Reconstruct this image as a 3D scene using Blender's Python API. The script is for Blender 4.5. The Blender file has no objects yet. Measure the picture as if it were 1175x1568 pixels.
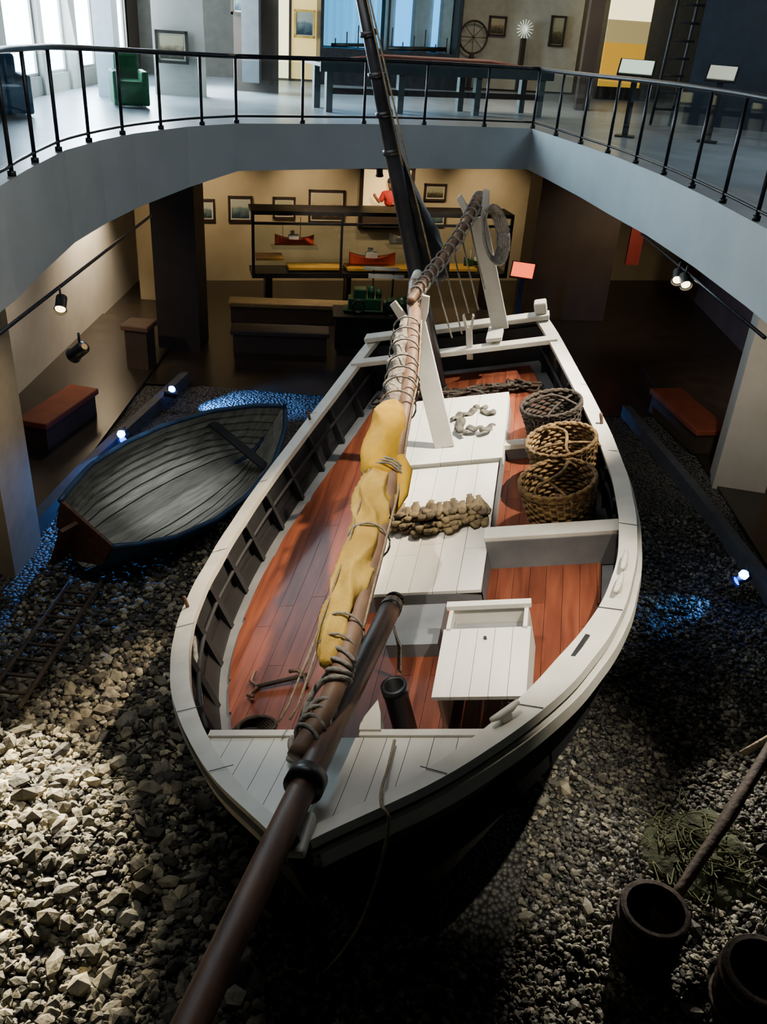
import bpy, math, random
import numpy as np
from mathutils import Vector, Matrix, noise
random.seed(7); rng=np.random.default_rng(7)
COL=bpy.context.scene.collection

# ---------------------------------------------------------------- materials
def lin(h):
    h=h.lstrip('#'); o=[]
    for i in (0,2,4):
        v=int(h[i:i+2],16)/255; o.append(v/12.92 if v<=.04045 else ((v+.055)/1.055)**2.4)
    return (*o,1)
MATS={}; ATTR=set()
def mat(name,c1,c2=None,rough=.6,metal=0,scale=6,bump=0,stretch=(1,1,1),attr=None,detail=4,spec=.5,bscale=None):
    if name in MATS: return MATS[name]
    m=bpy.data.materials.new(name); m.use_nodes=True; nt=m.node_tree; b=nt.nodes['Principled BSDF']
    b.inputs['Roughness'].default_value=rough; b.inputs['Metallic'].default_value=metal
    b.inputs['Specular IOR Level'].default_value=spec
    tc=nt.nodes.new('ShaderNodeTexCoord'); mp=nt.nodes.new('ShaderNodeMapping'); mp.inputs['Scale'].default_value=stretch
    nt.links.new(tc.outputs['Object'],mp.inputs[0])
    nz=nt.nodes.new('ShaderNodeTexNoise'); nz.inputs['Scale'].default_value=scale; nz.inputs['Detail'].default_value=detail
    nt.links.new(mp.outputs[0],nz.inputs[0])
    rp=nt.nodes.new('ShaderNodeValToRGB'); rp.color_ramp.elements[0].position=.32; rp.color_ramp.elements[1].position=.68
    rp.color_ramp.elements[0].color=lin(c1); rp.color_ramp.elements[1].color=lin(c2 or c1)
    nt.links.new(nz.outputs[0],rp.inputs[0]); out=rp.outputs[0]
    if attr:
        ATTR.add(name)
        at=nt.nodes.new('ShaderNodeAttribute'); at.attribute_name='rnd'
        mx=nt.nodes.new('ShaderNodeMix'); mx.data_type='RGBA'; mx.blend_type='MULTIPLY'; mx.inputs[0].default_value=attr
        nt.links.new(out,mx.inputs[6]); nt.links.new(at.outputs[0],mx.inputs[7]); out=mx.outputs[2]
    nt.links.new(out,b.inputs['Base Color'])
    if bump:
        n2=nz
        if bscale:
            n2=nt.nodes.new('ShaderNodeTexNoise'); n2.inputs['Scale'].default_value=bscale; n2.inputs['Detail'].default_value=6
            nt.links.new(mp.outputs[0],n2.inputs[0])
        bp=nt.nodes.new('ShaderNodeBump'); bp.inputs['Strength'].default_value=bump; bp.inputs['Distance'].default_value=.03
        nt.links.new(n2.outputs[0],bp.inputs['Height']); nt.links.new(bp.outputs[0],b.inputs['Normal'])
    MATS[name]=m; return m
def emis(name,c,s):
    m=bpy.data.materials.new(name); m.use_nodes=True; b=m.node_tree.nodes['Principled BSDF']
    b.inputs['Base Color'].default_value=lin(c); b.inputs['Emission Color'].default_value=lin(c); b.inputs['Emission Strength'].default_value=s
    return m
def glassm(name,tint='#ffffff',a=.12):
    m=bpy.data.materials.new(name); m.use_nodes=True; nt=m.node_tree; nt.nodes.clear()
    o=nt.nodes.new('ShaderNodeOutputMaterial'); t=nt.nodes.new('ShaderNodeBsdfTransparent'); t.inputs[0].default_value=lin(tint)
    g=nt.nodes.new('ShaderNodeBsdfGlossy'); g.inputs['Roughness'].default_value=.03
    x=nt.nodes.new('ShaderNodeMixShader'); x.inputs[0].default_value=a
    nt.links.new(t.outputs[0],x.inputs[1]); nt.links.new(g.outputs[0],x.inputs[2]); nt.links.new(x.outputs[0],o.inputs[0]); return m

M_white=mat('painted_white_wood','#cfccc0','#e4e0d4',rough=.5,scale=3,stretch=(1,.3,1),bump=.05,attr=.5)
M_cap=mat('gunwale_paint','#cbc6b7','#e0dccd',rough=.5,scale=4,bump=.05)
M_red=mat('red_deck_planks','#57291b','#80452d',rough=.34,scale=5,stretch=(2.5,.3,1),bump=.05,attr=.9)
M_grey=mat('grey_deck_paint','#5c5e60','#737576',rough=.6,scale=3,bump=.08)
M_hull=mat('black_tarred_hull','#0b0b0c','#18191b',rough=.45,scale=4,bump=.1)
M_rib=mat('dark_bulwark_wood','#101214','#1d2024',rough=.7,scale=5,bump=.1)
M_spar=mat('varnished_spar','#3f281c','#6b4a36',rough=.5,scale=5,stretch=(3,.6,3),bump=.08)
M_sparL=mat('weathered_spar','#6a5040','#8e7058',rough=.55,scale=5,bump=.08)
M_black=mat('black_iron','#0b0b0d','#17171a',rough=.4,scale=8,bump=.05)
M_mast=mat('tarred_mast','#1d1e21','#34363b',rough=.35,scale=5)
M_sail=mat('yellow_sailcloth','#b58a08','#dbab12',rough=.75,scale=3,bump=.5,bscale=9)
M_sail2=mat('ochre_sailcloth','#a9842a','#d3ae50',rough=.8,scale=4,bump=.8,bscale=11)
M_rope=mat('hemp_rope','#7d6d55','#a8977a',rough=.9,scale=30,bump=.5)
M_ropeg=mat('grey_rope_lashing','#6f6c66','#9d978c',rough=.9,scale=25,bump=.7)
M_wick=mat('wicker','#3f2d18','#8a6a38',rough=.8,scale=18,bump=.6)
M_wickd=mat('dark_wicker','#1a140f','#372a1b',rough=.8,scale=18,bump=.6)
M_fish=mat('dried_fish_skin','#40341f','#7d6b47',rough=.7,scale=9,bump=.6,attr=.8)
M_fishg=mat('grey_fish_skin','#3a372f','#5f5a4d',rough=.7,scale=9,bump=.6)
M_stone=mat('beach_stones','#5a5850','#95927f',rough=.7,scale=9,bump=.3,attr=1.0,bscale=30)
M_wall=mat('beige_plaster','#8f8266','#9b8d70',rough=.9,scale=2)
M_wallL=mat('light_plaster','#9a958a','#a5a096',rough=.9,scale=2)
M_fas=mat('fascia_grey_paint','#a9b3b4','#b4bdbe',rough=.75,scale=1.5)
M_dark=mat('dark_brown_panel','#32271e','#3f3126',rough=.6,scale=2)
M_rwall=mat('brown_hall_wall','#4a3a2c','#574636',rough=.8,scale=2)
M_floorU=mat('gallery_floor_tiles','#777a7b','#888c8d',rough=.35,scale=2)
M_floor=mat('dark_polished_floor','#1f1a16','#2b251e',rough=.3,scale=3)
M_ceil=mat('ceiling_paint','#3a3a3c','#434346',rough=.9,scale=1)
M_metal=mat('rail_metal','#23262a','#31353a',rough=.35,metal=.6,scale=8)
M_orange=mat('bench_upholstery','#6b2f18','#7d3a20',rough=.7,scale=4)
M_frame=mat('picture_frame_wood','#1a120c','#2b1e14',rough=.5,scale=5)
M_glass=glassm('rail_glass','#dfe9ee',.07); M_glass2=glassm('case_glass','#eef2f2',.05)

# ---------------------------------------------------------------- mesh helpers
def empty(name,loc=(0,0,0),rz=0,parent=None):
    e=bpy.data.objects.new(name,None); e.location=loc; e.rotation_euler=(0,0,rz); COL.objects.link(e)
    if parent: e.parent=parent
    return e
def mob(name,v,f,m,parent=None,smooth=False,rnd=None,loc=None,rot=None,bevel=0):
    me=bpy.data.meshes.new(name); me.from_pydata([tuple(map(float,p)) for p in v],[],f); me.update()
    if m: me.materials.append(m)
    if smooth: me.polygons.foreach_set('use_smooth',[True]*len(me.polygons))
    if rnd is not None:
        a=me.color_attributes.new('rnd','FLOAT_COLOR','POINT')
        buf=np.ones((len(v),4)); buf[:,:3]=np.asarray(rnd).reshape(-1,1) if np.asarray(rnd).ndim==1 else rnd
        a.data.foreach_set('color',buf.ravel())
    elif m and m.name in ATTR:
        a=me.color_attributes.new('rnd','FLOAT_COLOR','POINT'); a.data.foreach_set('color',np.ones(len(v)*4))
    o=bpy.data.objects.new(name,me); COL.objects.link(o)
    if parent: o.parent=parent
    if loc is not None: o.location=loc
    if rot: o.rotation_euler=rot
    if bevel:
        b=o.modifiers.new('b','BEVEL'); b.width=bevel; b.segments=2
    return o
CF=[(0,3,2,1),(4,5,6,7),(0,1,5,4),(1,2,6,5),(2,3,7,6),(3,0,4,7)]
def cv(x0,x1,y0,y1,z0,z1): return [(x0,y0,z0),(x1,y0,z0),(x1,y1,z0),(x0,y1,z0),(x0,y0,z1),(x1,y0,z1),(x1,y1,z1),(x0,y1,z1)]
def box(name,c,s,m,parent=None,rz=0,rot=None,bevel=0):
    x,y,z=s[0]/2,s[1]/2,s[2]/2
    return mob(name,cv(-x,x,-y,y,-z,z),CF,m,parent,loc=c,rot=rot or (0,0,rz),bevel=bevel)
def boxes(name,lst,m,parent=None,bevel=0):
    v=[];f=[]
    for (x0,x1,y0,y1,z0,z1) in lst:
        n=len(v); v+=cv(x0,x1,y0,y1,z0,z1); f+=[tuple(i+n for i in q) for q in CF]
    return mob(name,v,f,m,parent,bevel=bevel)
def sweepdata(pts,rad,n=12,amp=0,freq=3,squash=1,seed=0,twist=0,cap=True,fold=None):
    pts=[Vector(p) for p in pts]; v=[];f=[]
    N=len(pts)
    for i,p in enumerate(pts):
        t=(pts[min(i+1,N-1)]-pts[max(i-1,0)]).normalized()
        up=Vector((0,0,1)) if abs(t.z)<.95 else Vector((0,1,0))
        s=t.cross(up).normalized(); u=s.cross(t).normalized()
        r=rad[i] if hasattr(rad,'__len__') else rad
        for k in range(n):
            a=2*math.pi*k/n+twist*i
            rr=r
            if amp:
                q=p*freq+Vector((math.cos(a),math.sin(a),seed))*1.3
                rr=r*(1+amp*noise.noise(q)*1.6)
            if fold:
                q=p*1.6
                ph=noise.noise(q)*fold[2]
                rr*=1-fold[0]*abs(math.sin(a*fold[1]+ph))**.6+fold[0]*.5
            v.append(p+s*math.cos(a)*rr+u*math.sin(a)*rr*squash)
    for i in range(N-1):
        for k in range(n):
            f.append((i*n+k,i*n+(k+1)%n,(i+1)*n+(k+1)%n,(i+1)*n+k))
    if cap:
        f.append(tuple(range(n-1,-1,-1))); f.append(tuple((N-1)*n+k for k in range(n)))
    return v,f
def sweep(name,pts,rad,m,parent=None,**kw):
    v,f=sweepdata(pts,rad,**kw); return mob(name,v,f,m,parent,smooth=True)
def multi(name,tubes,m,parent=None,n=8,**kw):
    V=[];F=[]
    for pts,r in tubes:
        v,f=sweepdata(pts,r,n=n,**kw); k=len(V); V+=v; F+=[tuple(i+k for i in q) for q in f]
    return mob(name,V,F,m,parent,smooth=True)
def spline(P,n=12):
    P=[np.array(p,float) for p in P]; P=[2*P[0]-P[1]]+P+[2*P[-1]-P[-2]]; o=[]
    for i in range(1,len(P)-2):
        for j in range(n):
            t=j/n; a,b,c,d=P[i-1:i+3]
            o.append(.5*((2*b)+(c-a)*t+(2*a-5*b+4*c-d)*t*t+(3*b-3*c+d-a)*t**3))
    o.append(P[-2]); return [tuple(q) for q in o]
def lathe(name,prof,m,parent=None,n=32,loc=None,rot=None,smooth=True):
    v=[];f=[]
    for r,z in prof:
        for k in range(n):
            a=2*math.pi*k/n; v.append((r*math.cos(a),r*math.sin(a),z))
    for i in range(len(prof)-1):
        for k in range(n): f.append((i*n+k,i*n+(k+1)%n,(i+1)*n+(k+1)%n,(i+1)*n+k))
    return mob(name,v,f,m,parent,smooth=smooth,loc=loc,rot=rot)

# ---------------------------------------------------------------- hull maths (boat-local: x=to starboard side, y=aft, z=up)
LB=7.15
AX=[0,.17,.3,.56,1.0,1.4,1.9,2.32,2.9,3.5,4.1,4.85,5.5,6.2,6.8,7.15]
WX=[.05,.24,.42,.72,1.10,1.38,1.61,1.74,1.83,1.85,1.81,1.68,1.52,1.33,1.16,1.04]
AZ=[0,.45,.85,1.2,2,3.2,4,5,6,6.6,7.15]
ZX=[2.22,2.12,2.05,2.0,1.91,1.83,1.84,1.93,2.07,2.17,2.27]
def ip(a,A,B): return float(np.interp(a,A,B))
def smooth_tab(A,B):
    xs=np.linspace(A[0],A[-1],200); ys=np.interp(xs,A,B); k=np.ones(9)/9
    yp=np.pad(ys,4,mode='edge'); sm=np.convolve(yp,k,'valid'); sm[:4]=ys[:4]; sm[-4:]=ys[-4:]; return xs,sm
SW=smooth_tab(AX,WX); SZ=smooth_tab(AZ,ZX)
def W(a): return ip(a,*SW)
def S(a): return ip(a,*SZ)
def ZF(a): return 1.36+.025*max(0,a-3)**2     # sole height
def hull(name,L,Wf,Sf,zk,m,parent,strakes=10,na=60,rake=.9,srake=.35,ex=.62,off=.018):
    A=[L*i/na for i in range(na+1)]
    v=[];f=[]
    def pt(a,t,o,side):
        w=Wf(a); z=Sf(a)
        th=t*math.pi/2
        x=w*(max(0,math.cos(th))**ex if t<1 else 0)*(1-.25*t)+.03
        zz=zk+(z-zk)*(1-math.sin(th)**1.35)
        tt=max(0.0,(z-zz)/(z-zk))
        y=a+rake*tt**1.4*max(0,1-a/(L*.4))-srake*tt*max(0,(a-L*.75)/(L*.25))
        return (side*(x+o),y,zz-o*.3)
    for side in (-1,1):
        for j in range(strakes):
            b=len(v)
            for a in A:
                v.append(pt(a,j/strakes,0,side)); v.append(pt(a,(j+1)/strakes,off,side)); v.append(pt(a,(j+1)/strakes,0,side))
            for i in range(na):
                q=[(b+3*i,b+3*i+3,b+3*i+4,b+3*i+1),(b+3*i+1,b+3*i+4,b+3*i+5,b+3*i+2)]
                if side<0: q=[tuple(reversed(k)) for k in q]
                f+=q
    b=len(v)
    ring=[pt(L,j/strakes,0,-1) for j in range(strakes+1)]+[pt(L,j/strakes,0,1) for j in range(strakes,-1,-1)]
    v+=ring; f.append(tuple(range(b,b+len(ring))))
    return mob(name,v,f,m,parent)

# ================================================================= SAILING BOAT (heeled onto its port bilge)
boat=empty('wooden_sailing_boat')
_yaw,_heel,_trim=-.1717,.2552,.08
R3=Matrix.Rotation(_yaw,3,'Z')@Matrix.Rotation(-_heel,3,'Y')@Matrix.Rotation(_trim,3,'X')
BM=Matrix.Translation((.222,3.269,0))@R3.to_4x4()
boat.matrix_basis=BM
BI=BM.inverted()
def onboat(o,p=None,rz=0):
    o.matrix_basis=BM@Matrix.Translation(p or (0,0,0))@Matrix.Rotation(rz,4,'Z'); return o
hull('hull_planking',LB,W,S,.12,M_hull,boat)
sweep('keel_and_stem',[(0,-.06,2.32),(0,.0,2.1),(0,.35,1.4),(0,.75,.6),(0,1.15,.2),(0,1.8,.09),(0,4,.07),(0,6.8,.09)],.07,M_hull,boat,n=8)
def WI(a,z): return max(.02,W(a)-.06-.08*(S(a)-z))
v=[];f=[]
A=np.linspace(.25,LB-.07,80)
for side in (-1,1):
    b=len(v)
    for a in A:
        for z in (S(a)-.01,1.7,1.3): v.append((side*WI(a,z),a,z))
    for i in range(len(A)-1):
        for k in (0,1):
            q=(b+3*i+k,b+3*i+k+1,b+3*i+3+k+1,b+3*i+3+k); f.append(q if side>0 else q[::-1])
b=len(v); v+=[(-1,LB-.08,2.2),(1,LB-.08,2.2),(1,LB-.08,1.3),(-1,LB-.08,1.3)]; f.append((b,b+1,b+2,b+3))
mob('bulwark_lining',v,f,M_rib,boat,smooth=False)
V=[];F=[]
for a in np.arange(1.35,6.9,.50):
    for side in (-1,1):
        z1=S(a)-.05; zb=ZF(a)-.02; xt=WI(a,z1); xb=WI(a,zb)
        n=len(V)
        for (x,z) in ((xb,zb),(xb-.08,zb),(xt-.05,z1),(xt,z1)):
            V.append((side*x,a-.03,z)); V.append((side*x,a+.03,z))
        F+=[(n,n+2,n+4,n+6),(n+1,n+7,n+5,n+3),(n+2,n+3,n+5,n+4),(n,n+6,n+7,n+1),(n+4,n+5,n+7,n+6)]
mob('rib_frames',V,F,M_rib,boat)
for nm,side in(('stringer_port',-1),('stringer_starboard',1)):
    sweep(nm,[(side*(WI(a,1.7)-.045),a,S(a)-.2) for a in np.linspace(1.2,6.9,50)],.02,M_rib,boat,n=6)
v=[];f=[]
for a in A: v+= [(-WI(a,1.36),a,ZF(a)),(WI(a,1.36),a,ZF(a))]
for i in range(len(A)-1): f.append((2*i,2*i+1,2*i+3,2*i+2))
mob('waterway_deck',v,f,M_grey,boat)
def planks(name,x0,x1,w,gap,a0,a1,half,zf,m,parent,th=.03,butt=None,var=.25,step=.1):
    V=[];F=[];R=[]
    nW=round((x1-x0)/w)
    for q in range(nW):
        xa=x0+q*w; xb=xa+w; inner=min(abs(xa),abs(xb)) if xa*xb>=0 else 0
        cuts=[a0]
        if butt:
            c=a0+random.uniform(.3,1)*butt
            while c<a1-.5: cuts.append(c); c+=butt*random.uniform(.7,1.3)
        cuts.append(a1)
        for s2,e2 in zip(cuts,cuts[1:]):
            r=1-random.random()*var
            ys=[y for y in np.linspace(s2+.002,e2-.002,max(2,int((e2-s2)/step)+1)) if half(y)>inner+.012]
            if len(ys)<2: continue
            b=len(V)
            for y in ys:
                h=half(y); l=max(-h,xa+gap); rr=min(h,xb-gap); z=zf(y)
                V+=[(l,y,z-th),(rr,y,z-th),(rr,y,z),(l,y,z)]; R+=[r]*4
            for i in range(len(ys)-1):
                k=b+4*i
                for j in range(4): F.append((k+j,k+(j+1)%4,k+4+(j+1)%4,k+4+j))
            F.append((b,b+3,b+2,b+1)); k=b+4*(len(ys)-1); F.append((k,k+1,k+2,k+3))
    return mob(name,V,F,m,parent,rnd=np.array(R))
planks('deck_planks',-1.68,1.68,.14,.0016,1.25,6.95,lambda a:W(a)-.27,lambda y:ZF(y)+.03,M_red,boat,butt=2.6,var=.3)
FA=.92
v=[];f=[];AA=np.linspace(.02,FA,16)
for a in AA: v+=[(-W(a)+.02,a,S(a)-.07),(W(a)-.02,a,S(a)-.07)]
for i in range(15): f.append((2*i,2*i+1,2*i+3,2*i+2))
mob('foredeck_base',v,f,M_hull,boat)
planks('foredeck_planks',-1.05,1.05,.15,.002,.06,FA,lambda a:W(a)-.02,lambda y:S(y)-.03,M_white,boat,var=.12,step=.05)
boxes('foredeck_beam',[(-.92,-.15,FA,FA+.05,1.9,2.03),(.12,.95,FA,FA+.05,1.9,2.03)],M_cap,boat)
mob('forecastle_bulkhead',[(-1.1,.98,1.3),(1.1,.98,1.3),(.95,.90,1.97),(-.95,.90,1.97)],[(0,1,2,3)],M_black,boat)
def capw(a,side): return .095+(.10 if side>0 else .02)*math.exp(-((a-1.5)/.8)**2)
v=[];f=[]
AC=np.linspace(0,LB,110)
for side in (-1,1):
    b=len(v)
    for a in AC:
        xo=W(a)+.045; xi=max(.0,W(a)-capw(a,side)); z=S(a)
        v+=[(side*xo,a,z),(side*xi,a,z+.005),(side*xi,a,z-.05),(side*xo,a,z-.07)]
    for i in range(len(AC)-1):
        for j in range(4):
            q=(b+4*i+j,b+4*i+(j+1)%4,b+4*i+4+(j+1)%4,b+4*i+4+j); f.append(q if side<0 else q[::-1])
mob('gunwale_cap',v,f,M_cap,boat)
v=[];f=[]
for side in (-1,1):
    b=len(v)
    for a in AC:
        xo=W(a)+.075; z=S(a)-.115
        v+=[(side*xo,a,z),(side*(xo-.08),a,z),(side*(xo-.08),a,z-.11),(side*(xo-.01),a,z-.11)]
    for i in range(len(AC)-1):
        for j in range(4):
            q=(b+4*i+j,b+4*i+(j+1)%4,b+4*i+4+(j+1)%4,b+4*i+4+j); f.append(q if side<0 else q[::-1])
mob('rubbing_strake',v,f,M_cap,boat)
V=[];F=[]
for side in (-1,1):
    for a in (.55,1.15,2.2,3.35,4.5,5.7):
        z=S(a)+.0065; n=len(V)
        V+=[(side*(W(a)+.046),a,z),(side*(W(a)+.046),a+.008,z),(side*(W(a)-capw(a,side)),a+.06,z),(side*(W(a)-capw(a,side)),a+.052,z)]; F.append((n,n+1,n+2,n+3))
mob('cap_rail_joints',V,F,M_rib,boat)
box('stem_cap',(0,.02,2.24),(.2,.26,.07),M_cap,boat,bevel=.02)
box('transom_cap',(0,LB-.03,2.30),(2.22,.17,.06),M_cap,boat,bevel=.01)
box('stern_cross_board',(0,6.68,2.17),(2.42,.14,.06),M_cap,boat,bevel=.01)
box('stern_post_block',(1.02,7.15,2.40),(.14,.16,.14),M_cap,boat,bevel=.02)
box('stern_knee',(.5,6.9,2.26),(.18,.5,.05),M_cap,boat,bevel=.01)
def ZH(a): return ZF(a)+.21
boxes('hatch_coaming',[(-.6,.58,3.0,6.05,1.3,1.52)],M_cap,boat)
planks('hatch_deck_planks',-.62,.62,.2067,.0025,2.95,4.9,lambda a:2,ZH,M_white,boat,butt=1.3,var=.14)
planks('raised_hatch_lid',-.62,.66,.32,.0025,4.92,6.12,lambda a:2,lambda y:ZH(y)+.04,M_white,boat,th=.09,var=.08)
mob('hatch_side_panel',[(.625,2.96,ZH(2.96)-.02),(.655,6.1,ZH(6.1)-.02),(.655,6.1,ZF(6.1)),(.625,2.96,ZF(2.96))],[(0,1,2,3)],M_grey,boat)
mob('hatch_front_panel',[(-.62,2.93,1.52),(-.3,2.92,1.565),(.1,2.92,1.57),(.4,2.92,1.565),(.62,2.93,1.53),(.62,2.93,1.36),(-.62,2.93,1.36)],[(0,1,2,3,4,5,6)],M_grey,boat)
box('thwart_a',(1.18,3.56,1.70),(1.14,.17,.05),M_cap,boat,bevel=.01)
box('thwart_a_riser',(1.18,3.49,1.53),(1.12,.04,.3),M_grey,boat)
box('thwart_b',(.92,5.25,1.66),(.55,.12,.05),M_cap,boat)
box('thwart_b_riser',(.92,5.22,1.55),(.5,.03,.18),M_grey,boat)
co=empty('companion_hatch',(.77,1.98,ZF(2)+.03),0,boat)
boxes('sides',[(-.30,-.27,-.42,.42,0,.34),(.27,.30,-.42,.42,0,.34),(-.30,.30,.42,.45,0,.44),(-.30,-.27,.2,.44,.3,.42),(.27,.30,.2,.44,.3,.42),(-.32,.32,.41,.47,.42,.46)],M_white,co)
V=[];F=[];R=[]
for i in range(5):
    x0=-.325+.13*i; n=len(V)
    for (x,y,z) in cv(x0+.002,x0+.128,-.46,.22,.34,.37):
        V.append((x,y,z+(y+.46)*.04)); R.append(1-.08*random.random())
    F+=[tuple(k+n for k in q) for q in CF]
mob('sloping_lid',V,F,M_white,co,rnd=np.array(R))
boxes('dark_well',[(-.27,.27,.23,.41,.1,.28)],M_grey,co)
lathe('lid_handle',[(0,0),(.012,0),(.012,.02),(0,.02)],M_black,co,n=10,loc=(0,.1,.395))
lathe('stove_pipe',[(0,0),(.082,0),(.082,.60),(.088,.60),(.088,.67),(.065,.67),(.065,.5),(0,.5)],M_black,boat,loc=(.27,1.34,1.38),n=24)
mob('foredeck_knee',[(.12,.95,2.05),(.26,.95,2.05),(.22,1.12,2.02),(.16,1.28,1.98),(.10,1.05,2.02),(.12,.95,1.93),(.26,.95,1.93),(.22,1.12,1.92),(.16,1.28,1.9),(.10,1.05,1.92)],[(0,1,2,3,4),(9,8,7,6,5),(0,5,6,1),(1,6,7,2),(2,7,8,3),(3,8,9,4),(4,9,5,0)],M_cap,boat)
box('grey_locker',(.12,2.6,1.45),(.42,.5,.14),M_grey,boat)
boxes('fore_carlings',[(-.2,-.12,.95,1.5,1.9,2.0)],M_cap,boat)
def cleat(name,c,rz,m,parent):
    e=empty(name,c,rz,parent)
    sweep('horn',[(-.11,0,.08),(-.05,0,.065),(.05,0,.065),(.11,0,.08)],[.015,.025,.025,.015],m,e,n=8)
    box('foot',(0,0,.025),(.08,.04,.08),m,e,bevel=.01)
cleat('fairlead_cleat',(W(2.75)-.03,2.75,S(2.75)),1.4,M_cap,boat)
cleat('fairlead_cleat_b',(W(2.45)-.03,2.45,S(2.45)),1.3,M_cap,boat)
cleat('rope_cleat',(W(1.05)-.1,1.05,S(1.05)),.8,M_cap,boat)
for i,(sd,a) in enumerate([(-1,2.5),(-1,5.6),(1,5.0)]):
    sweep('thole_pin_%d'%i,[(sd*W(a),a,S(a)-.02),(sd*W(a),a,S(a)+.11)],.016,M_spar,boat,n=8)
box('freeing_port',(W(1.75)-.1,1.75,S(1.75)+.004),(.03,.34,.012),M_rib,boat,rz=-.42)
sweep('boat_hook_pole',[(-1.30,1.35,1.45),(-1.62,2.2,1.8)],.02,M_ropeg,boat,n=8)
bs=[(.07,2.30,1.97),(.01,.31,2.31),(-.03,-1.1,2.53),(-.06,-2.35,2.72)]
BS=spline(bs,8)
sweep('bowsprit',BS,.078,M_spar,boat,n=20)
d=(Vector(bs[0])-Vector(bs[1])).normalized(); e0=Vector(bs[0])
sweep('bowsprit_heel_shackle',[e0+d*.07+Vector((.06*math.cos(t),0,.06*math.sin(t))) for t in np.linspace(0,2*math.pi,16)],.015,M_black,boat,n=8)
sweep('bowsprit_collar',[Vector(bs[1])-d*.05,Vector(bs[1])+d*.05],.115,M_black,boat,n=24)
sweep('heel_band',[e0-d*.1,e0-d*.04],.083,M_black,boat,n=20)
sweep('bowsprit_tackle',[(.07,2.18,1.9),(.10,2.12,1.7),(.06,2.1,1.5),(.08,2.05,1.4)],.018,M_ropeg,boat,n=8)
sp=[(-.10,.50,2.29),(.04,1.0,2.39),(.10,2.0,2.57),(.11,2.9,2.74),(.09,4.0,2.95),(.0,5.1,3.15),(-.06,5.5,3.22),(-.12,6.3,3.34)]
P_=np.array(sp)
def al(y,dx=0,dz=0): return (float(np.interp(y,P_[:,1],P_[:,0]))+dx,y,float(np.interp(y,P_[:,1],P_[:,2]))+dz)
SP=spline(sp,8)
sweep('lowered_mast',SP[:-4],.066,M_sparL,boat,n=18)
sweep('mast_tip',[al(5.85),(-.10,6.1,3.30)],[.075,.05],M_cap,boat,n=16)
ys=np.linspace(1.12,2.92,80)
rr=np.interp(ys,[1.12,1.3,1.6,2.0,2.2,2.35,2.65,2.92],[.055,.10,.135,.145,.12,.14,.155,.10])
sweep('furled_sail_lower',[al(y,-.095-.012*math.sin(y*5),.02) for y in ys],rr,M_sail2,boat,n=56,amp=.18,freq=4,squash=.9,fold=(.26,3,7))
ys=np.linspace(2.86,3.68,40)
rr=np.interp(ys,[2.86,2.95,3.1,3.55,3.68],[.11,.145,.16,.15,.12])
sweep('furled_sail_upper',[al(y,-.105,.03) for y in ys],rr,M_sail,boat,n=56,amp=.08,freq=3,fold=(.14,2,4))
sweep('sail_flap',[al(3.05,.06,.06),al(2.9,.10,.03),al(2.7,.10,-.02),al(2.55,.06,-.05)],[.03,.06,.05,.02],M_sail,boat,n=16,amp=.2,freq=6,squash=.6)
ys=np.linspace(3.62,5.15,70)
sweep('furled_sail_head',[al(y,-.12+.03*(y-3.8),.0) for y in ys],np.interp(ys,[3.62,4.2,4.8,5.15],[.10,.09,.08,.05]),M_ropeg,boat,n=36,amp=.35,freq=7,fold=(.25,2,6))
T=[]
for y,R in [(1.25,.11),(1.4,.13),(2.2,.14),(2.84,.145),(2.87,.145),(2.9,.145),(3.75,.14),(3.95,.14),(4.1,.14),(4.3,.13),(4.55,.13),(4.75,.13),(4.95,.12)]:
    c=Vector(al(y,-.06,.01))
    T.append(([c+Vector((R*1.12*math.cos(t),.03*math.sin(t),R*math.sin(t))) for t in np.linspace(0,2*math.pi,20)],.008))
multi('sail_lashings',T,M_ropeg,boat,n=6)
T=[]
for y in list(np.arange(.62,.85,.06))+list(np.arange(1.02,1.24,.06)):
    c=Vector(al(y)); T.append(([c+Vector((.08*math.cos(t),.05*math.sin(t+y*9),.08*math.sin(t))) for t in np.linspace(0,2*math.pi,16)],.014))
T.append((spline([(-.12,.62,2.2),(-.22,.75,2.1),(-.16,.88,2.08),(-.28,.95,2.05),(-.2,1.1,2.2),(-.05,1.15,2.35)],6),.022))
T.append((spline([(-.05,.55,2.3),(-.18,.62,2.12),(-.1,.78,2.1),(-.22,.86,2.12)],6),.022))
T.append((spline([(-.15,.60,2.14),(-.26,.68,2.09),(-.2,.80,2.08),(-.3,.86,2.07),(-.24,.72,2.11),(-.12,.75,2.14)],6),.02))
multi('heel_lashings',T,M_ropeg,boat,n=6)
multi('running_ropes',[([al(y,-.20-.05*(3-y),-.16+.02*math.sin(5*y)) for y in np.linspace(.9,3.2,24)],.009),
 ([al(y,-.26-.06*(3-y),-.2) for y in np.linspace(.9,3.6,24)],.008),([al(y,-.14-.02*(3-y),.12) for y in np.linspace(.95,2.9,20)],.008),
 ([al(y,.085,.04+.02*math.sin(4*y)) for y in np.linspace(1.4,5.0,24)],.009)],M_rope,boat,n=6)
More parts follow.
